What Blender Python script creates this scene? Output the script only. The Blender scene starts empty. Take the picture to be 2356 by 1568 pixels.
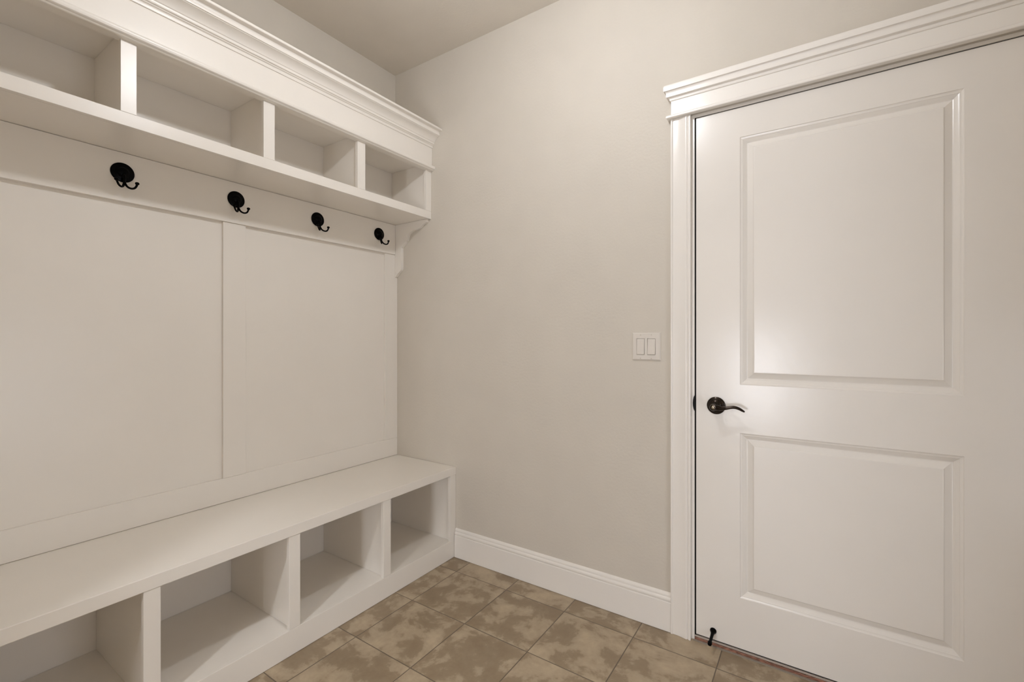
import bpy, bmesh, math, random
from mathutils import Vector, Matrix
PI = math.pi
S = bpy.context.scene
C = S.collection

# ------------------------------------------------------------------ materials
def new_mat(name):
    m = bpy.data.materials.new(name); m.use_nodes = True
    nt = m.node_tree
    return m, nt, nt.nodes['Principled BSDF']

def paint(name, col, rough=0.5, bump=0.0, bscale=220.0, spec=0.5, mottle=0.02):
    m, nt, b = new_mat(name)
    b.inputs['Roughness'].default_value = rough
    b.inputs['Specular IOR Level'].default_value = spec
    tc = nt.nodes.new('ShaderNodeTexCoord')
    n = nt.nodes.new('ShaderNodeTexNoise'); n.inputs['Scale'].default_value = 5.0; n.inputs['Detail'].default_value = 6
    nt.links.new(tc.outputs['Object'], n.inputs['Vector'])
    r = nt.nodes.new('ShaderNodeValToRGB')
    r.color_ramp.elements[0].position = 0.3; r.color_ramp.elements[1].position = 0.7
    r.color_ramp.elements[0].color = (*[c*(1-mottle) for c in col], 1)
    r.color_ramp.elements[1].color = (*[min(1, c*(1+mottle)) for c in col], 1)
    nt.links.new(n.outputs['Fac'], r.inputs['Fac'])
    nt.links.new(r.outputs['Color'], b.inputs['Base Color'])
    if bump > 0:
        n2 = nt.nodes.new('ShaderNodeTexNoise'); n2.inputs['Scale'].default_value = bscale; n2.inputs['Detail'].default_value = 3
        nt.links.new(tc.outputs['Object'], n2.inputs['Vector'])
        bp = nt.nodes.new('ShaderNodeBump'); bp.inputs['Strength'].default_value = bump; bp.inputs['Distance'].default_value = 0.002
        nt.links.new(n2.outputs['Fac'], bp.inputs['Height'])
        nt.links.new(bp.outputs['Normal'], b.inputs['Normal'])
    return m

WALL  = paint('wall_paint', (0.60, 0.56, 0.495), 0.6, 0.35, 90, 0.3)
CEIL  = paint('ceiling_paint', (0.68, 0.635, 0.565), 0.7, 0.35, 90, 0.2)
WHITE = paint('cabinet_paint', (0.80, 0.765, 0.71), 0.31, 0.10, 45, 0.5, 0.01)
TRIM  = paint('trim_paint', (0.81, 0.78, 0.735), 0.25, 0.08, 45, 0.5, 0.01)
DOORP = paint('door_paint', (0.78, 0.75, 0.705), 0.24, 0.16, 35, 0.5, 0.01)
PLAST = paint('switch_plastic', (0.66, 0.62, 0.565), 0.3, 0, 1, 0.5, 0.005)
BLACK = paint('black_metal', (0.0010, 0.0010, 0.0010), 0.26, 0, 1, 0.07, 0.0)
RUB   = paint('black_rubber_and_gap', (0.002, 0.0018, 0.0018), 0.6, 0, 1, 0.1, 0.0)
GREYV = paint('sill_vinyl', (0.42, 0.36, 0.31), 0.5, 0.1, 100, 0.3, 0.03)
CAULK = paint('sill_caulk', (0.30, 0.26, 0.21), 0.6, 0.2, 100, 0.3, 0.08)
SCREW = paint('screw_paint', (0.60, 0.55, 0.48), 0.35, 0, 1, 0.5, 0.0)

def bronze():
    m, nt, b = new_mat('dark_bronze')
    b.inputs['Base Color'].default_value = (0.045, 0.036, 0.030, 1)
    b.inputs['Metallic'].default_value = 1.0
    b.inputs['Roughness'].default_value = 0.16
    return m
BRONZE = bronze()
def brass():
    m, nt, b = new_mat('worn_nickel')
    b.inputs['Base Color'].default_value = (0.42, 0.37, 0.29, 1)
    b.inputs['Metallic'].default_value = 1.0
    b.inputs['Roughness'].default_value = 0.25
    return m
NICKEL = brass()

def wood_red():
    m, nt, b = new_mat('threshold_wood')
    tc = nt.nodes.new('ShaderNodeTexCoord')
    mp = nt.nodes.new('ShaderNodeMapping'); mp.inputs['Scale'].default_value = (30, 200, 300)
    n = nt.nodes.new('ShaderNodeTexNoise'); n.inputs['Scale'].default_value = 2.0; n.inputs['Detail'].default_value = 5
    r = nt.nodes.new('ShaderNodeValToRGB')
    r.color_ramp.elements[0].position = 0.38; r.color_ramp.elements[1].position = 0.6
    r.color_ramp.elements[0].color = (0.10, 0.04, 0.022, 1); r.color_ramp.elements[1].color = (0.36, 0.17, 0.115, 1)
    nt.links.new(tc.outputs['Object'], mp.inputs['Vector']); nt.links.new(mp.outputs['Vector'], n.inputs['Vector'])
    nt.links.new(n.outputs['Fac'], r.inputs['Fac']); nt.links.new(r.outputs['Color'], b.inputs['Base Color'])
    b.inputs['Roughness'].default_value = 0.5
    return m
WOOD = wood_red()

def tiles():
    m, nt, b = new_mat('floor_tile')
    N = nt.nodes.new; L = nt.links.new
    tc = N('ShaderNodeTexCoord'); sp = N('ShaderNodeSeparateXYZ'); L(tc.outputs['Object'], sp.inputs[0])
    def math_(op, a, bb=None, c=None):
        n = N('ShaderNodeMath'); n.operation = op
        for i, v in enumerate((a, bb, c)):
            if v is None: continue
            if isinstance(v, (int, float)): n.inputs[i].default_value = v
            else: L(v, n.inputs[i])
        return n.outputs[0]
    PX, PY = 0.3065, 0.3055
    tx = math_('DIVIDE', math_('SUBTRACT', sp.outputs['X'], 0.8865), PX)
    ty = math_('DIVIDE', math_('ADD', sp.outputs['Y'], 0.1235), PY)
    fx = math_('FLOOR', tx); fy = math_('FLOOR', ty)
    dx = math_('ABSOLUTE', math_('SUBTRACT', math_('FRACT', math_('ADD', tx, 0.5)), 0.5))
    dy = math_('ABSOLUTE', math_('SUBTRACT', math_('FRACT', math_('ADD', ty, 0.5)), 0.5))
    d = math_('MULTIPLY', math_('MINIMUM', dx, dy), 0.306)       # metres to the nearest joint
    joint = N('ShaderNodeMapRange'); joint.inputs['From Min'].default_value = 0.0010; joint.inputs['From Max'].default_value = 0.0024
    L(d, joint.inputs['Value'])                                   # 0 in the joint, 1 on the tile
    cb = N('ShaderNodeCombineXYZ'); L(fx, cb.inputs[0]); L(fy, cb.inputs[1])
    wn = N('ShaderNodeTexWhiteNoise'); wn.noise_dimensions = '3D'; L(cb.outputs[0], wn.inputs['Vector'])
    off = N('ShaderNodeVectorMath'); off.operation = 'SCALE'; off.inputs['Scale'].default_value = 7.0; L(wn.outputs['Color'], off.inputs[0])
    add = N('ShaderNodeVectorMath'); add.operation = 'ADD'; L(tc.outputs['Object'], add.inputs[0]); L(off.outputs[0], add.inputs[1])
    n1 = N('ShaderNodeTexNoise'); n1.inputs['Scale'].default_value = 7.5; n1.inputs['Detail'].default_value = 10; n1.inputs['Roughness'].default_value = 0.62
    n1.inputs['Distortion'].default_value = 0.25
    L(add.outputs[0], n1.inputs['Vector'])
    r = N('ShaderNodeValToRGB'); e = r.color_ramp.elements
    e[0].position = 0.34; e[0].color = (0.240, 0.178, 0.112, 1)
    e[1].position = 0.66; e[1].color = (0.44, 0.355, 0.245, 1)
    x = e.new(0.465); x.color = (0.270, 0.206, 0.134, 1)
    x = e.new(0.51); x.color = (0.365, 0.290, 0.198, 1)
    L(n1.outputs['Fac'], r.inputs['Fac'])
    n2 = N('ShaderNodeTexNoise'); n2.inputs['Scale'].default_value = 60; n2.inputs['Detail'].default_value = 4
    L(add.outputs[0], n2.inputs['Vector'])
    mv = N('ShaderNodeMapRange'); mv.inputs['To Min'].default_value = 0.90; mv.inputs['To Max'].default_value = 1.10
    L(n2.outputs['Fac'], mv.inputs['Value'])
    mul = N('ShaderNodeVectorMath'); mul.operation = 'SCALE'; L(r.outputs['Color'], mul.inputs[0]); L(mv.outputs[0], mul.inputs['Scale'])
    mix = N('ShaderNodeMix'); mix.data_type = 'RGBA'
    mix.inputs[6].default_value = (0.135, 0.10, 0.07, 1)
    L(joint.outputs[0], mix.inputs['Factor']); L(mul.outputs[0], mix.inputs[7])
    L(mix.outputs[2], b.inputs['Base Color'])
    b.inputs['Roughness'].default_value = 0.42
    bp = N('ShaderNodeBump'); bp.inputs['Strength'].default_value = 0.6; bp.inputs['Distance'].default_value = 0.002
    hsum = math_('ADD', joint.outputs[0], math_('MULTIPLY', n1.outputs['Fac'], 0.5))
    L(hsum, bp.inputs['Height']); L(bp.outputs['Normal'], b.inputs['Normal'])
    return m
TILE = tiles()

def emit(name, col, st):
    m, nt, b = new_mat(name)
    b.inputs['Base Color'].default_value = (0.9, 0.9, 0.88, 1)
    b.inputs['Emission Color'].default_value = (*col, 1); b.inputs['Emission Strength'].default_value = st
    return m
def glass(name):
    m = bpy.data.materials.new(name); m.use_nodes = True
    nt = m.node_tree; nt.nodes.remove(nt.nodes['Principled BSDF'])
    t = nt.nodes.new('ShaderNodeBsdfTransparent'); g = nt.nodes.new('ShaderNodeBsdfGlossy'); g.inputs['Roughness'].default_value = 0.02
    mx = nt.nodes.new('ShaderNodeMixShader'); mx.inputs[0].default_value = 0.06
    nt.links.new(t.outputs[0], mx.inputs[1]); nt.links.new(g.outputs[0], mx.inputs[2])
    nt.links.new(mx.outputs[0], nt.nodes['Material Output'].inputs['Surface'])
    return m

# ------------------------------------------------------------------ mesh helpers
def box(bm, x0, x1, y0, y1, z0, z1):
    v = [bm.verts.new(p) for p in ((x0,y0,z0),(x1,y0,z0),(x1,y1,z0),(x0,y1,z0),(x0,y0,z1),(x1,y0,z1),(x1,y1,z1),(x0,y1,z1))]
    for f in ((0,3,2,1),(4,5,6,7),(0,1,5,4),(1,2,6,5),(2,3,7,6),(3,0,4,7)):
        bm.faces.new([v[i] for i in f])

def prism(bm, pts, fn, a, b):
    """closed profile pts, swept straight from a to b; fn(p, t) -> 3D"""
    va = [bm.verts.new(fn(p, a)) for p in pts]; vb = [bm.verts.new(fn(p, b)) for p in pts]
    n = len(pts)
    for i in range(n):
        bm.faces.new((va[i], va[(i+1) % n], vb[(i+1) % n], vb[i]))
    bm.faces.new(va[::-1]); bm.faces.new(vb)

def lathe(bm, prof, M, seg=40):
    """prof: (radius, height) along local +Z, M places it"""
    rings = []
    for r, h in prof:
        if r < 1e-6:
            rings.append([bm.verts.new(M @ Vector((0, 0, h)))])
        else:
            rings.append([bm.verts.new(M @ Vector((r*math.cos(2*PI*i/seg), r*math.sin(2*PI*i/seg), h))) for i in range(seg)])
    for a, b in zip(rings, rings[1:]):
        for i in range(seg):
            j = (i+1) % seg
            if len(a) == 1 and len(b) == 1: continue
            if len(a) == 1: bm.faces.new((a[0], b[i], b[j]))
            elif len(b) == 1: bm.faces.new((a[i], a[j], b[0]))
            else: bm.faces.new((a[i], a[j], b[j], b[i]))

def smooth_path(pts, n=8):
    P = [Vector(p) for p in pts]; out = []
    for i in range(len(P)-1):
        p0 = P[max(i-1, 0)]; p1 = P[i]; p2 = P[i+1]; p3 = P[min(i+2, len(P)-1)]
        for k in range(n):
            t = k/n
            out.append(0.5*((2*p1) + (p2-p0)*t + (2*p0-5*p1+4*p2-p3)*t*t + (3*p1-p0-3*p2+p3)*t*t*t))
    out.append(P[-1]); return out

def tube(bm, pts, rad, seg=14, sm=8, flat=None):
    """rad: list of radii per control point; flat: (axis, ratio list) squashes the section along a world axis"""
    P = smooth_path(pts, sm); nR = len(pts)-1
    def R(i):
        t = i/(len(P)-1)*nR; k = min(int(t), nR-1); f = t-k
        return rad[k]*(1-f) + rad[k+1]*f
    up = None; rings = []
    for i, p in enumerate(P):
        d = (P[min(i+1, len(P)-1)] - P[max(i-1, 0)]).normalized()
        if up is None:
            up = Vector((0, 0, 1)) if abs(d.z) < 0.8 else Vector((1, 0, 0))
        s = d.cross(up).normalized(); up = s.cross(d).normalized()
        r = R(i); ring = []
        for k in range(seg):
            a = 2*PI*k/seg
            o = s*math.cos(a)*r + up*math.sin(a)*r
            if flat: o = o - flat[0]*(o.dot(flat[0]))*(1-flat[1])
            ring.append(bm.verts.new(p+o))
        rings.append(ring)
    for a, b in zip(rings, rings[1:]):
        for k in range(seg):
            j = (k+1) % seg; bm.faces.new((a[k], a[j], b[j], b[k]))
    bm.faces.new(rings[0][::-1]); bm.faces.new(rings[-1])

def ball(bm, c, r, sx=1, sy=1, sz=1):
    bmesh.ops.create_uvsphere(bm, u_segments=20, v_segments=12, radius=r, matrix=Matrix.Translation(c) @ Matrix.Diagonal((sx, sy, sz, 1)))

def obj(name, bm, mat, parent=None, bevel=0.0, smooth=None, seg=2):
    bmesh.ops.recalc_face_normals(bm, faces=bm.faces[:])
    me = bpy.data.meshes.new(name); bm.to_mesh(me); bm.free()
    o = bpy.data.objects.new(name, me); C.objects.link(o)
    me.materials.append(mat)
    if parent: o.parent = parent
    if smooth is not None:
        for p in me.polygons: p.use_smooth = True
        me.set_sharp_from_angle(angle=math.radians(smooth))
        wm = o.modifiers.new('face_weighting', 'WEIGHTED_NORMAL'); wm.keep_sharp = True; wm.weight = 80
    if bevel > 0:
        md = o.modifiers.new('bevel', 'BEVEL'); md.width = bevel; md.segments = seg; md.limit_method = 'ANGLE'
        md.angle_limit = math.radians(40); md.harden_normals = False
    return o

def empty(name, loc=(0, 0, 0)):
    o = bpy.data.objects.new(name, None); C.objects.link(o); o.location = (0, 0, 0); o.empty_display_size = 0.1
    return o
def tag(o, label=None, cat=None, group=None, kind=None):
    if label: o['label'] = label
    if cat: o['category'] = cat
    if group: o['group'] = group
    if kind: o['kind'] = kind
    return o
def bxo(name, dims, mat, parent=None, bevel=0.0):
    bm = bmesh.new(); box(bm, *dims); return obj(name, bm, mat, parent, bevel)
def struct(o, label, cat=None):
    o['kind'] = 'structure'; o['label'] = label
    if cat: o['category'] = cat
    return o

H = 2.77; XW = -0.010; XR = 2.95; YF = -3.80; YN = -2.45
T = 0.12
# ------------------------------------------------------------------ room shell
struct(bxo('floor', (XW-T, XR+T, YF-T, 0.30, -0.10, 0.0), TILE), 'beige mottled square ceramic floor tiles with thin dark joints', 'floor')
struct(bxo('ceiling', (XW-T, XR+T, YF-T, T, H, H+0.1), CEIL), 'plain beige painted ceiling over the corner', 'ceiling')
struct(bxo('wall_left', (XW-T, XW, YF, 0.0, 0, H), WALL), 'greige painted wall above and behind the white cubby unit', 'wall')
VY0, VY1, VZ0, VZ1 = -1.65, -0.80, 0.20, 1.30          # added low fill window in the right wall, out of view
bm = bmesh.new()
box(bm, XR, XR+T, YF, VY0, 0, H); box(bm, XR, XR+T, VY1, 0.0, 0, H); box(bm, XR, XR+T, VY0, VY1, 0, VZ0); box(bm, XR, XR+T, VY0, VY1, VZ1, H)
struct(obj('wall_right', bm, WALL), 'greige wall to the right of the door', 'wall')
# back wall with the door opening
DX0, DX1, DZT = 1.7055, 2.6295, 2.0592       # jamb faces
bm = bmesh.new()
box(bm, XW-T, 1.6935, 0, T, 0, H); box(bm, 2.6415, XR+T, 0, T, 0, H); box(bm, 1.6935, 2.6415, 0, T, 2.0712, H)
struct(obj('wall_back', bm, WALL), 'greige painted wall with the white panel door in it', 'wall')
# front wall: a doorway to the hall behind the camera, and the hall's end wall with a window
OX0, OX1 = 1.00, 1.88
bm = bmesh.new()
box(bm, XW, OX0, YN-T, YN, 0, H); box(bm, OX1, XR, YN-T, YN, 0, H); box(bm, OX0, OX1, YN-T, YN, 2.05, H)
struct(obj('wall_front', bm, WALL), 'greige wall behind the camera with an open doorway', 'wall')
WX0, WX1, WZ0, WZ1 = 1.32, 1.80, 0.24, 1.25
bm = bmesh.new()
box(bm, XW-T, WX0, YF-T, YF, 0, H); box(bm, WX1, XR+T, YF-T, YF, 0, H)
box(bm, WX0, WX1, YF-T, YF, 0, WZ0); box(bm, WX0, WX1, YF-T, YF, WZ1, H)
struct(obj('wall_hall', bm, WALL), 'greige end wall of the hall with a window', 'wall')
wn = empty('window_1'); struct(wn, 'white framed window at the end of the hall', 'window')
bm = bmesh.new()
f = 0.04
box(bm, WX0, WX0+f, YF-0.09, YF-0.03, WZ0, WZ1); box(bm, WX1-f, WX1, YF-0.09, YF-0.03, WZ0, WZ1)
box(bm, WX0+f, WX1-f, YF-0.09, YF-0.03, WZ0, WZ0+f); box(bm, WX0+f, WX1-f, YF-0.09, YF-0.03, WZ1-f, WZ1)
obj('window_frame', bm, TRIM, wn, 0.003)
bxo('window_pane', (WX0+f, WX1-f, YF-0.064, YF-0.058, WZ0+f, WZ1-f), glass('window_glass'), wn)

wn = empty('fill_window_2'); struct(wn, 'added low white framed window, unseen, for fill light from the right wall', 'window')  # invented opening, lets side fill reach the low bench fronts
bm = bmesh.new()
box(bm, XR+0.03, XR+0.09, VY0, VY0+f, VZ0, VZ1); box(bm, XR+0.03, XR+0.09, VY1-f, VY1, VZ0, VZ1)
box(bm, XR+0.03, XR+0.09, VY0+f, VY1-f, VZ0, VZ0+f); box(bm, XR+0.03, XR+0.09, VY0+f, VY1-f, VZ1-f, VZ1)
obj('window_frame', bm, TRIM, wn, 0.003)
bxo('window_pane', (XR+0.058, XR+0.064, VY0+f, VY1-f, VZ0+f, VZ1-f), glass('fill_window_glass'), wn)

# baseboards
BASE = [(0, 0.0015), (0.014, 0.0015), (0.014, 0.1165), (0.0128, 0.1185), (0.0100, 0.1195), (0.0102, 0.1215), (0.0122, 0.1245),
        (0.0132, 0.1290), (0.0125, 0.1335), (0.0098, 0.1370), (0.0078, 0.1382), (0.0078, 0.1405), (0.0085, 0.1440), (0.0075, 0.1490),
        (0.0045, 0.1530), (0.0020, 0.1550), (0, 0.1555)]
bm = bmesh.new(); prism(bm, BASE, lambda p, t: (t, -p[0], p[1]), 0.4715, 1.6165)
struct(obj('baseboard_back', bm, TRIM, smooth=35), 'white moulded baseboard between the bench and the door casing', 'baseboard')
bm = bmesh.new(); prism(bm, BASE, lambda p, t: (t, -p[0], p[1]), 2.7200, XR)
struct(obj('baseboard_back', bm, TRIM, smooth=35), 'white moulded baseboard right of the door', 'baseboard').name = 'baseboard_back_corner'
bm = bmesh.new(); prism(bm, BASE, lambda p, t: (XR-p[0], t, p[1]), YN, -0.015)
struct(obj('baseboard_right', bm, TRIM, smooth=35), 'white moulded baseboard along the right wall', 'baseboard')
bm = bmesh.new(); prism(bm, BASE, lambda p, t: (XW+p[0], t, p[1]), YN, -1.845)
struct(obj('baseboard_left', bm, TRIM, smooth=35), 'white moulded baseboard beyond the bench end', 'baseboard')

# ------------------------------------------------------------------ built-in: wall paneling
YE = -1.840; EPS = 0.0006
pan = empty('wall_paneling')
tag(pan, 'white board and batten back panel between bench and upper cubbies', 'paneling')
bxo('back_panel', (XW+EPS, -0.004, YE, -EPS, 0.4895, 1.8615), WHITE, pan)
bxo('hook_rail', (-0.004, 0.0145, YE, -0.0215, 1.6860, 1.8615), WHITE, pan, 0.0012)
bxo('bottom_rail', (-0.004, 0.0085, YE, -EPS, 0.4895, 0.5925), WHITE, pan, 0.001)
for a, b_ in ((-0.0925, -EPS), (-0.9690, -0.8765), (YE, -1.7475)):
    bxo('batten', (-0.004, 0.0085, a, b_, 0.5930, 1.6855), WHITE, pan, 0.001)

# ------------------------------------------------------------------ bench: cabinet below, seat board on top
FB = 0.4690
ben = empty('bench_cabinet')
tag(ben, 'white low bench base with open shoe cubbies along the left wall', 'bench cabinet')
bxo('kick_board', (0.4500, FB, YE, -EPS, 0.001, 0.0972), WHITE, ben, 0.0012)
bxo('cubby_floor', (0.0, 0.4500, YE, -EPS, 0.0775, 0.0965), WHITE, ben)
bxo('back_panel', (XW+EPS, -0.0015, YE, -EPS, 0.001, 0.4465), WHITE, ben)
STL = [(-0.0450, -EPS), (-0.4990, -0.4565), (-0.9450, -0.9015), (-1.3890, -1.3465), (YE, -1.7960)]
for i, (a, b_) in enumerate(STL):
    bxo('stile', (0.4505, FB, a, b_, 0.0975, 0.4465), WHITE, ben, 0.0012)
    m_ = (a+b_)/2
    if i == 0: a2, b2 = -0.0205, -EPS-0.001
    elif i == 4: a2, b2 = YE, YE+0.019
    else: a2, b2 = m_-0.0095, m_+0.0095
    if i == 0: a2 = -0.034
    bxo('divider', (0.0, 0.4500, a2, b2, 0.0970, 0.4465), WHITE, ben)
seat = bxo('worktop', (XW+EPS, 0.4712, YE-0.004, -EPS, 0.4470, 0.4882), WHITE, None, 0.0018)
tag(seat, 'long white wooden seat board resting on the open shoe cubbies', 'bench seat')

# ------------------------------------------------------------------ upper cubby shelf unit
UF = 0.2875; ZB = 1.8627; ZR = 1.9050; ZT = 2.1690
up = empty('cubby_shelf')
tag(up, 'white wall-hung shelf unit of open cubbies with crown moulding above the hooks', 'shelf unit')
bxo('shelf_board', (XW+EPS, 0.2680, YE, -EPS, ZB, ZR-0.002), WHITE, up)
bxo('bottom_rail', (0.2685, UF, YE, -EPS, ZB, ZR), WHITE, up, 0.0010)
bxo('top_board', (XW+EPS, 0.2680, YE, -EPS, ZT, ZT+0.019), WHITE, up)
bxo('back_panel', (XW+EPS, -0.0015, YE, -EPS, ZR-0.0015, ZT-0.0005), WHITE, up)
STU = [(-0.0430, -EPS), (-0.5000, -0.4555), (-0.9450, -0.9000), (-1.3910, -1.3500), (YE, -1.7970)]
for i, (a, b_) in enumerate(STU):
    bxo('stile', (0.2685, UF, a, b_, ZR+0.0003, ZT-0.0005), WHITE, up, 0.0010)
    m_ = (a+b_)/2
    if i == 0: a2, b2 = -0.034, -EPS-0.001
    elif i == 4: a2, b2 = YE, YE+0.019
    else: a2, b2 = m_-0.0115, m_+0.0115
    bxo('divider', (-0.001, 0.2680, a2, b2, ZR-0.0015, ZT-0.0005), WHITE, up)
bxo('header_board', (0.2740, 0.2938, YE, -EPS, 2.1400, 2.3300), WHITE, up, 0.0006)
bxo('top_panel', (XW+EPS, 0.2735, YE, -EPS, 2.3000, 2.3180), WHITE, up)
BEAD = [(0.2690, 2.1310), (0.3000, 2.1315), (0.3045, 2.1335), (0.3070, 2.1365), (0.3125, 2.1385), (0.3150, 2.1410), (0.3158, 2.1450),
        (0.3168, 2.1475), (0.3165, 2.1520), (0.3140, 2.1560), (0.3080, 2.1585), (0.2940, 2.1595), (0.2690, 2.1595)]
bm = bmesh.new(); prism(bm, BEAD, lambda p, t: (p[0], t, p[1]), YE-0.01, -EPS)
obj('bead_moulding', bm, WHITE, up, smooth=30)
CROWN = [(0.2935, 2.2620), (0.2970, 2.2620), (0.2985, 2.2650), (0.2985, 2.2720), (0.3000, 2.2745), (0.3035, 2.2758), (0.3050, 2.2790), (0.3095, 2.2800),
         (0.3110, 2.2825), (0.3110, 2.2875), (0.3120, 2.2895), (0.3145, 2.2912), (0.3165, 2.2960), (0.3205, 2.3020), (0.3262, 2.3080),
         (0.3335, 2.3135), (0.3405, 2.3170), (0.3440, 2.3183), (0.3455, 2.3205), (0.3490, 2.3210), (0.3500, 2.3240), (0.3500, 2.3290), (0.3490, 2.3312),
         (0.3492, 2.3360), (0.3512, 2.3398), (0.3560, 2.3420), (0.3640, 2.3427), (0.3690, 2.3430), (0.3705, 2.3450), (0.3705, 2.3520), (0.3690, 2.3535), (0.2935, 2.3535)]
bm = bmesh.new(); prism(bm, CROWN, lambda p, t: (p[0], t, p[1]), YE-0.02, -EPS)
obj('crown_moulding', bm, WHITE, up, smooth=28)

# corbel in the corner
COR = [(0.0092, 1.5530), (0.0150, 1.5530), (0.0260, 1.5640), (0.0370, 1.5740), (0.0470, 1.5800), (0.0550, 1.5850), (0.0600, 1.5910), (0.0625, 1.5990),
       (0.0630, 1.6100), (0.0630, 1.7100), (0.0635, 1.7200), (0.0680, 1.7270), (0.0770, 1.7330), (0.0880, 1.7410), (0.0970, 1.7500), (0.1020, 1.7570),
       (0.1100, 1.7590), (0.1125, 1.7660), (0.1150, 1.7790), (0.1210, 1.7910), (0.1310, 1.8010), (0.1450, 1.8085), (0.1620, 1.8130), (0.1800, 1.8145),
       (0.1980, 1.8160), (0.2120, 1.8200), (0.2220, 1.8255), (0.2290, 1.8310), (0.2340, 1.8360), (0.2420, 1.8400), (0.2520, 1.8420), (0.2620, 1.8440),
       (0.2680, 1.8480), (0.2690, 1.8540), (0.2690, 1.8620), (-0.0030, 1.8620), (-0.0030, 1.6865), (0.0092, 1.6865)]
bm = bmesh.new(); prism(bm, COR, lambda p, t: (p[0], t, p[1]), -0.0205, -EPS)
tag(obj('corbel', bm, WHITE, None, smooth=25, bevel=0.0008), 'white scroll-cut bracket under the cubby shelf in the corner', 'bracket')

# ------------------------------------------------------------------ coat hooks
HX = 0.0147
def make_hook(y, z):
    r = bpy.data.objects.new('coat_hook', None); C.objects.link(r); r.location = (HX, y, z); r.empty_display_size = 0.03
    M = Matrix.Rotation(PI/2, 4, 'Y')
    bm = bmesh.new()
    lathe(bm, [(0, 0), (0.0345, 0), (0.0352, 0.0012), (0.0350, 0.0028), (0.0335, 0.0042), (0.0290, 0.0056), (0.0240, 0.0066), (0.0205, 0.0072), (0.0192, 0.0080),
               (0.0184, 0.0100), (0.0165, 0.0124), (0.0130, 0.0146), (0.0080, 0.0160), (0, 0.0165)], M, 56)
    obj('rosette', bm, BLACK, r, smooth=40)
    bm = bmesh.new()
    tube(bm, [(0.0100, 0, -0.006), (0.0200, 0, -0.016), (0.0225, 0, -0.028), (0.0215, 0, -0.040), (0.0222, 0, -0.046)], [0.0050, 0.0046, 0.0042, 0.0040, 0.0040])
    obj('stem', bm, BLACK, r, smooth=60)
    for s in (-1, 1):
        bm = bmesh.new()
        tube(bm, [(0.0215, 0.0008*s, -0.040), (0.0260, 0.0040*s, -0.0500), (0.0330, 0.0085*s, -0.0575), (0.0410, 0.0155*s, -0.0610), (0.0460, 0.0225*s, -0.0580),
                  (0.0475, 0.0270*s, -0.0500), (0.0465, 0.0290*s, -0.0430)], [0.0040, 0.0038, 0.0036, 0.0035, 0.0035, 0.0035, 0.0036])
        ball(bm, (0.0462, 0.0295*s, -0.0400), 0.0068, 1, 1, 0.8)
        obj('prong', bm, BLACK, r, smooth=60)
    return r
hook0 = make_hook(-1.3095, 1.7885)
names = ['black double coat hook nearest the camera, leftmost in the row of four',
         'black double coat hook above the middle batten, second from the left',
         'black double coat hook, third from the left, right of the middle batten',
         'black double coat hook nearest the corner bracket, rightmost of the four']
tag(hook0, names[0], 'coat hook', 'black coat hooks on the rail')
for i, (y, z) in enumerate(((-0.9205, 1.7888), (-0.5320, 1.7860), (-0.1438, 1.7858))):
    r = hook0.copy(); C.objects.link(r); r.location = (HX, y, z); r['label'] = names[i+1]
    for ch in list(hook0.children):
        c = ch.copy(); C.objects.link(c); c.parent = r

# ------------------------------------------------------------------ door casing, jamb, header
tr = empty('trim_1'); struct(tr, 'white moulded door casing with a crown-topped header', 'door casing')
CAS = [(0, 0), (0, 0.0160), (0.0012, 0.0178), (0.0035, 0.0186), (0.0060, 0.0182), (0.0078, 0.0168), (0.0086, 0.0150), (0.0098, 0.0142), (0.0240, 0.0142), (0.0340, 0.0150),
       (0.0440, 0.0166), (0.0520, 0.0185), (0.0570, 0.0200), (0.0610, 0.0204), (0.0632, 0.0196), (0.0642, 0.0176), (0.0652, 0.0168), (0.0668, 0.0170), (0.0680, 0.0186),
       (0.0700, 0.0196), (0.0740, 0.0200), (0.0765, 0.0192), (0.0775, 0.0175), (0.0775, 0)]
bm = bmesh.new(); prism(bm, CAS, lambda p, t: (1.6170+p[0], -p[1]-0.0002, t), 0.0008, 2.0688)
obj('side_casing', bm, TRIM, tr, smooth=30)
bm = bmesh.new(); prism(bm, CAS, lambda p, t: (2.7180-p[0], -p[1]-0.0002, t), 0.0008, 2.0688)
obj('side_casing', bm, TRIM, tr, smooth=30)
bm = bmesh.new()
box(bm, 1.6940, DX0, 0.0, T, 0.0, 2.0708); box(bm, DX1, 2.6410, 0.0, T, 0.0, 2.0708); box(bm, DX0, DX1, 0.0, T, DZT, 2.0708)
obj('jamb', bm, TRIM, tr, 0.0008)
FX0, FX1 = 1.6195, 2.7155
bxo('header_board', (FX0, FX1, -0.0190, -0.0002, 2.0800, 2.1900), TRIM, tr, 0.0006)
def mitred(bm, prof, base):
    cols = []
    for p, z in prof:
        o = max(p-base, -0.002)
        cols.append([bm.verts.new(q) for q in ((FX0-o, -0.0002, z), (FX0-o, -max(p, 0.0003), z), (FX1+o, -max(p, 0.0003), z), (FX1+o, -0.0002, z))])
    n = len(cols)
    for i in range(n):
        a, b = cols[i], cols[(i+1) % n]
        for k in range(3): bm.faces.new((a[k], a[k+1], b[k+1], b[k]))
    bm.faces.new([c[0] for c in cols]); bm.faces.new([c[3] for c in cols][::-1])
bm = bmesh.new()
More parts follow.
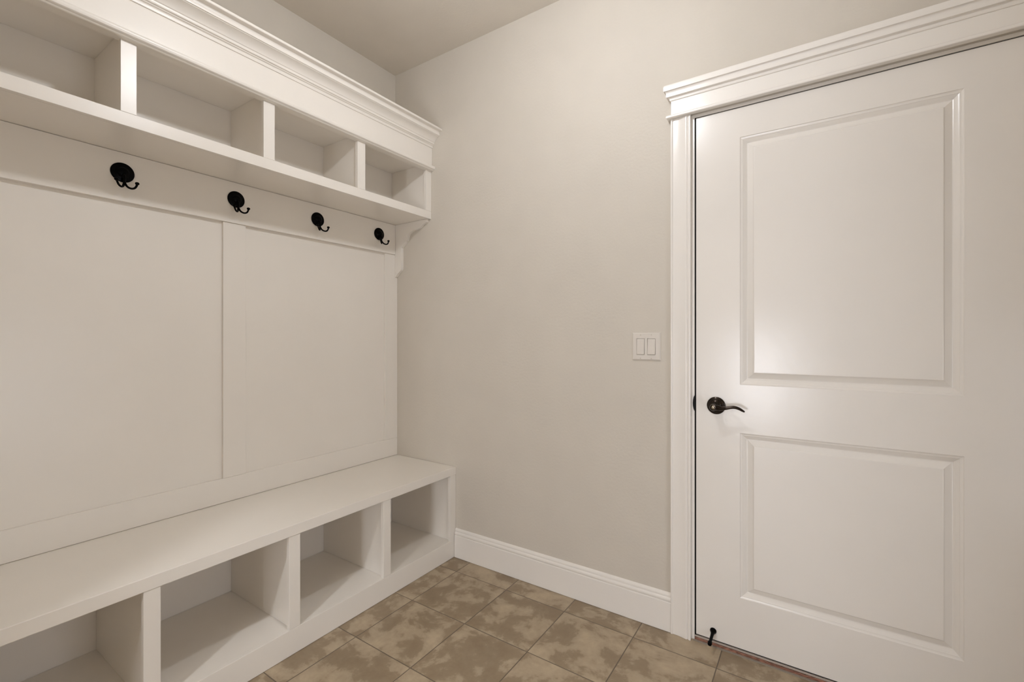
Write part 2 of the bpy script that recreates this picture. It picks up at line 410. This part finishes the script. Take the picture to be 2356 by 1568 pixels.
mitred(bm, [(0.019, 2.1400), (0.0220, 2.1405), (0.0235, 2.1430), (0.0235, 2.1450), (0.0240, 2.1462), (0.0244, 2.1495), (0.0262, 2.1520), (0.0295, 2.1530),
            (0.0340, 2.1535), (0.0345, 2.1555), (0.0345, 2.1625), (0.0346, 2.1665), (0.0352, 2.1705), (0.0368, 2.1735), (0.0392, 2.1752), (0.0425, 2.1760),
            (0.0430, 2.1780), (0.0430, 2.1925), (0.0420, 2.1945), (0.0420, 2.1965), (0.0405, 2.1990), (0.019, 2.2000)], 0.019)
obj('header_crown', bm, TRIM, tr, smooth=28)
bm = bmesh.new()
mitred(bm, [(0.0150, 2.0692), (0.0325, 2.0692), (0.0342, 2.0705), (0.0348, 2.0730), (0.0348, 2.0775), (0.0335, 2.0800), (0.0310, 2.0815), (0.0230, 2.0825), (0.0190, 2.0835), (0.0150, 2.0835)], 0.019)
obj('header_bead', bm, TRIM, tr, smooth=28)
# weather strip seen as the black line round the door, and the strike lip
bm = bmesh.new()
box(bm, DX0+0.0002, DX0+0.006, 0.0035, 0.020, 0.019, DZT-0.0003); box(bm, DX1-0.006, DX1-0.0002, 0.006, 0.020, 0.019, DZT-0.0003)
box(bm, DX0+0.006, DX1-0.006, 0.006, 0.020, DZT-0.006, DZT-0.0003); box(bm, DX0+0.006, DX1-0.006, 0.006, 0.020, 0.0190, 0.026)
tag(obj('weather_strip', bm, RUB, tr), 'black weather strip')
bm = bmesh.new()
prism(bm, [(0.0065, -0.031), (0.0030, -0.024), (0.0008, -0.012), (0.0, 0.0), (0.0008, 0.012), (0.0030, 0.024), (0.0065, 0.031)],
      lambda p, t: (1.6995+p[0], t, 0.9330+p[1]), -0.0030, -0.0003)
tag(obj('strike_plate', bm, BLACK, tr, 0.0004), 'black strike plate lip')
# threshold
th = empty('threshold'); tag(th, 'low red-brown wooden threshold strip under the white door', 'threshold')
bxo('wood_sill', (DX0+0.0005, DX1-0.0005, 0.0005, 0.110, 0.0003, 0.0104), WOOD, th, 0.0006)
bxo('vinyl_cap', (DX0+0.0005, DX1-0.0005, 0.0015, 0.110, 0.0116, 0.0182), GREYV, th, 0.0008)
bxo('dark_gap_strip', (DX0+0.0005, DX1-0.0005, 0.0040, 0.100, 0.0104, 0.0116), RUB, th)  # dark strip standing for the shaded gap between sill and cap
bxo('caulk_bead', (DX0-0.004, DX1+0.004, -0.0110, 0.0004, 0.0002, 0.0022), CAULK, th, 0.001)

# ------------------------------------------------------------------ the door
dr = empty('door_1'); struct(dr, 'white two-panel moulded interior door with a dark lever', 'door')
dx0, dx1, dz0, dz1 = 1.7112, 2.6240, 0.0242, 2.0552
pl, pr = 1.8672, 2.4775
pans = [(0.2140, 0.8335), (1.0145, 1.9440)]
RING = [(0, 0), (0.0018, 0.0022), (0.0055, 0.0036), (0.0090, 0.0040), (0.0100, 0.0052), (0.0130, 0.0070), (0.0180, 0.0105), (0.0215, 0.0135), (0.0235, 0.0145),
        (0.0250, 0.0143), (0.0425, 0.0055), (0.0440, 0.0040), (0.0460, 0.0018), (0.0480, 0.0014)]
bm = bmesh.new(); y0 = 0.0012
xs = [dx0, pl, pr, dx1]; zs = [dz0, pans[0][0], pans[0][1], pans[1][0], pans[1][1], dz1]
gv = {(i, j): bm.verts.new((x, y0, z)) for i, x in enumerate(xs) for j, z in enumerate(zs)}
for i in range(3):
    for j in range(5):
        if i == 1 and j in (1, 3): continue
        bm.faces.new((gv[i, j], gv[i+1, j], gv[i+1, j+1], gv[i, j+1]))
for j in (1, 3):
    prev = [gv[1, j], gv[2, j], gv[2, j+1], gv[1, j+1]]
    a, b_ = zs[j], zs[j+1]
    for ins, dep in RING[1:]:
        cur = [bm.verts.new(q) for q in ((pl+ins, y0+dep, a+ins), (pr-ins, y0+dep, a+ins), (pr-ins, y0+dep, b_-ins), (pl+ins, y0+dep, b_-ins))]
        for k in range(4):
            bm.faces.new((prev[k], prev[(k+1) % 4], cur[(k+1) % 4], cur[k]))
        prev = cur
    bm.faces.new(prev)
# edges and the far face
bk = {(i, j): bm.verts.new((xs[i], 0.045, zs[j])) for i in (0, 3) for j in range(6)}
bk.update({(i, j): bm.verts.new((xs[i], 0.045, zs[j])) for i in (1, 2) for j in (0, 5)})
for j in range(5):
    bm.faces.new((gv[0, j], gv[0, j+1], bk[0, j+1], bk[0, j])); bm.faces.new((gv[3, j], bk[3, j], bk[3, j+1], gv[3, j+1]))
for i in range(3):
    bm.faces.new((gv[i, 0], bk[i, 0], bk[i+1, 0], gv[i+1, 0])); bm.faces.new((gv[i, 5], gv[i+1, 5], bk[i+1, 5], bk[i, 5]))
bm.faces.new([bk[0, j] for j in range(6)] + [bk[1, 5], bk[2, 5]] + [bk[3, j] for j in range(5, -1, -1)] + [bk[2, 0], bk[1, 0]])
obj('door_leaf', bm, DOORP, dr)
# lever handle
hd = empty('door_handle'); hd.parent = dr
hx, hz = 1.7845, 0.9300
M = Matrix.Translation((hx, y0-0.0002, hz)) @ Matrix.Rotation(PI/2, 4, 'X')
bm = bmesh.new()
lathe(bm, [(0, 0), (0.0330, 0), (0.0336, 0.0020), (0.0328, 0.0045), (0.0305, 0.0062), (0.0292, 0.0064), (0.0285, 0.0078), (0.0272, 0.0092), (0.0255, 0.0098), (0.0248, 0.0112),
           (0.0215, 0.0150), (0.0170, 0.0176), (0.0150, 0.0182), (0.0145, 0.0200), (0.0142, 0.0225), (0.0132, 0.0240), (0.0118, 0.0244), (0.0110, 0.0260), (0.0110, 0.0400), (0, 0.0400)], M, 64)
hr = obj('rosette', bm, BRONZE, hd, smooth=35)
bm = bmesh.new()
Y = -0.0520
tube(bm, [(hx-0.0015, Y, hz), (hx+0.012, Y, hz-0.0005), (hx+0.026, Y, hz-0.0020), (hx+0.042, Y+0.001, hz-0.0005), (hx+0.058, Y+0.002, hz+0.0035), (hx+0.072, Y+0.003, hz+0.0045),
          (hx+0.085, Y+0.004, hz+0.0010), (hx+0.096, Y+0.005, hz-0.0050), (hx+0.104, Y+0.006, hz-0.0095)], [0.0125, 0.0110, 0.0078, 0.0062, 0.0058, 0.0056, 0.0052, 0.0044, 0.0026], seg=20, flat=(Vector((0, 1, 0)), 0.9))
M2 = Matrix.Translation((hx, Y+0.013, hz)) @ Matrix.Rotation(PI/2, 4, 'X')
lathe(bm, [(0, 0), (0.0110, 0), (0.0130, 0.0040), (0.0132, 0.0120), (0.0128, 0.0200), (0.0115, 0.0232), (0.0090, 0.0240), (0, 0.0240)], M2, 40)
obj('lever', bm, BRONZE, hd, smooth=45)
bm = bmesh.new()
M3 = Matrix.Translation((hx, Y-0.0108, hz)) @ Matrix.Rotation(PI/2, 4, 'X')
lathe(bm, [(0, 0), (0.0062, 0), (0.0066, 0.0010), (0.0060, 0.0024), (0.0035, 0.0034), (0, 0.0037)], M3, 32)
tag(obj('lock_button', bm, NICKEL, hd, smooth=45), 'pale metal lock button')
# door stop screwed to the door foot
bm = bmesh.new()
M = Matrix.Translation((1.7740, y0-0.0001, 0.0580)) @ Matrix.Rotation(math.radians(8.5), 4, 'X') @ Matrix.Rotation(PI/2, 4, 'X')
lathe(bm, [(0, -0.001), (0.0118, -0.001), (0.0120, 0.0025), (0.0108, 0.0060), (0.0080, 0.0110), (0.0066, 0.0170), (0.0060, 0.0230), (0.0056, 0.0320), (0.0056, 0.0600), (0.0060, 0.0625),
           (0.0072, 0.0632), (0.0078, 0.0660), (0.0078, 0.0730), (0.0066, 0.0765), (0.0035, 0.0780), (0, 0.0782)], M, 36)
tag(obj('door_stop', bm, BLACK, dr, smooth=40), 'black rigid door stop with a rubber tip')

# ------------------------------------------------------------------ light switch
sw = empty('light_switch'); tag(sw, 'white double rocker light switch plate left of the door casing', 'light switch')
sx0, sx1, sz0, sz1 = 1.4555, 1.5735, 1.0970, 1.2122
rk = [(1.4742, 1.5080), (1.5195, 1.5533)]; rz0, rz1 = 1.1195, 1.1885
bm = bmesh.new(); yp = -0.0058
xs = [sx0+0.004, rk[0][0], rk[0][1], rk[1][0], rk[1][1], sx1-0.004]; zs = [sz0+0.004, rz0, rz1, sz1-0.004]
gv = {(i, j): bm.verts.new((x, yp, z)) for i, x in enumerate(xs) for j, z in enumerate(zs)}
for i in range(5):
    for j in range(3):
        if j == 1 and i in (1, 3): continue
        bm.faces.new((gv[i, j], gv[i+1, j], gv[i+1, j+1], gv[i, j+1]))
for i in (1, 3):
    q = [gv[i, 1], gv[i+1, 1], gv[i+1, 2], gv[i, 2]]; w = [bm.verts.new((v.co.x, -0.0005, v.co.z)) for v in q]
    for k in range(4): bm.faces.new((q[k], q[(k+1) % 4], w[(k+1) % 4], w[k]))
    bm.faces.new(w)
per = [gv[i, 0] for i in range(6)] + [gv[5, j] for j in (1, 2, 3)] + [gv[i, 3] for i in range(4, -1, -1)] + [gv[0, j] for j in (2, 1)]
out = []
for v in per:
    x = sx0 if abs(v.co.x-xs[0]) < 1e-6 else sx1 if abs(v.co.x-xs[-1]) < 1e-6 else v.co.x
    z = sz0 if abs(v.co.z-zs[0]) < 1e-6 else sz1 if abs(v.co.z-zs[-1]) < 1e-6 else v.co.z
    out.append(bm.verts.new((x, -0.0025, z)))
bot = [bm.verts.new((v.co.x, -0.0002, v.co.z)) for v in out]
n = len(per)
for k in range(n):
    j = (k+1) % n
    bm.faces.new((per[k], per[j], out[j], out[k])); bm.faces.new((out[k], out[j], bot[j], bot[k]))
obj('face_plate', bm, PLAST, sw, smooth=25)
for k, (a, b_) in enumerate(rk):
    bm = bmesh.new(); g = 0.0012; zm = (rz0+rz1)/2
    prof = [(-0.0010, rz0+g), (-0.0068, rz0+g), (-0.0085, rz0+0.004), (-0.0066, zm), (-0.0052, rz1-0.004), (-0.0045, rz1-g), (-0.0010, rz1-g)]
    if k == 1: prof = [(-0.0010, rz0+g), (-0.0075, rz0+g), (-0.0090, rz0+0.003), (-0.0070, zm), (-0.0050, rz1-0.004), (-0.0043, rz1-g), (-0.0010, rz1-g)]
    prism(bm, prof, lambda p, t: (t, p[0], p[1]), a+g, b_-g)
    obj('rocker', bm, PLAST, sw, 0.0006)
    for zz in (1.1052, 1.2028):
        bm = bmesh.new(); lathe(bm, [(0, 0), (0.0027, 0), (0.0025, 0.0008), (0.0015, 0.0012), (0, 0.0013)], Matrix.Translation(((a+b_)/2, yp+0.0001, zz)) @ Matrix.Rotation(PI/2, 4, 'X'), 16)
        obj('screw', bm, SCREW, sw, smooth=60)

# ------------------------------------------------------------------ lamps
def globe_lamp(name, x, y, zc, r, strength, col, label, drop):
    t = empty(name); tag(t, label, 'ceiling light')
    bm = bmesh.new()
    lathe(bm, [(0, 0), (0.065, 0), (0.066, -0.012), (0.050, -0.022), (0.012, -0.028), (0.010, -(H-zc-r*0.9)), (0.022, -(H-zc-r*0.85)), (0.024, -(H-zc-r*0.55)), (0, -(H-zc-r*0.55))],
          Matrix.Translation((x, y, H-0.0005)), 40)
    obj('canopy', bm, BRONZE, t, smooth=40)
    bm = bmesh.new(); ball(bm, (x, y, zc), r)
    obj('globe', bm, emit(name+'_glow', col, strength), t, smooth=80)
globe_lamp('ceiling_light', 1.40, -1.00, 2.520, 0.050, 238.0, (0.985, 1.0, 1.05), 'small round glass globe lamp hanging from the ceiling before the cubbies', 1)
globe_lamp('ceiling_light', 1.40, -3.15, 2.560, 0.060, 570.0, (0.985, 1.0, 1.05), 'added small globe lamp, unseen, for fill light from the hall ceiling', 1)  # unseen hall lamp, added as fill from behind the camera

def area(name, loc, rot, sx, sy, power, col):
    l = bpy.data.lights.new(name, 'AREA'); l.shape = 'RECTANGLE'; l.size = sx; l.size_y = sy; l.energy = power; l.color = col
    o = bpy.data.objects.new(name, l); C.objects.link(o); o.location = loc; o.rotation_euler = rot
    return o
area('window_daylight_fill', ((WX0+WX1)/2, YF-0.16, (WZ0+WZ1)/2), (PI/2, 0, 0), WX1-WX0, WZ1-WZ0, 37, (0.985, 1.0, 1.07))
area('window_daylight_fill', (XR+0.16, (VY0+VY1)/2, (VZ0+VZ1)/2), (PI/2, 0, PI/2), VY1-VY0, VZ1-VZ0, 9, (0.985, 1.0, 1.07))  # area lamp behind the added side window, fill only

w = bpy.data.worlds.new('World'); S.world = w; w.use_nodes = True
w.node_tree.nodes['Background'].inputs[0].default_value = (0.75, 0.85, 1.0, 1); w.node_tree.nodes['Background'].inputs[1].default_value = 1.0

# ------------------------------------------------------------------ camera
cd = bpy.data.cameras.new('camera'); cam = bpy.data.objects.new('camera', cd); C.objects.link(cam)
cam.location = (2.1065, -1.9009, 1.1923); cam.rotation_euler = (PI/2, 0, 0.5885)
cd.sensor_width = 36.0; cd.lens = 1049.88/2356*36; cd.shift_y = -(784-775.77)/2356; cd.clip_start = 0.02
S.camera = cam
S.view_settings.view_transform = 'Standard'; S.view_settings.look = 'None'
S.view_settings.exposure = 0.0; S.view_settings.gamma = 1.0; S.view_settings.use_curve_mapping = False
S.cycles.use_denoising = True
S.cycles.max_bounces = 16; S.cycles.diffuse_bounces = 12; S.cycles.sample_clamp_indirect = 8
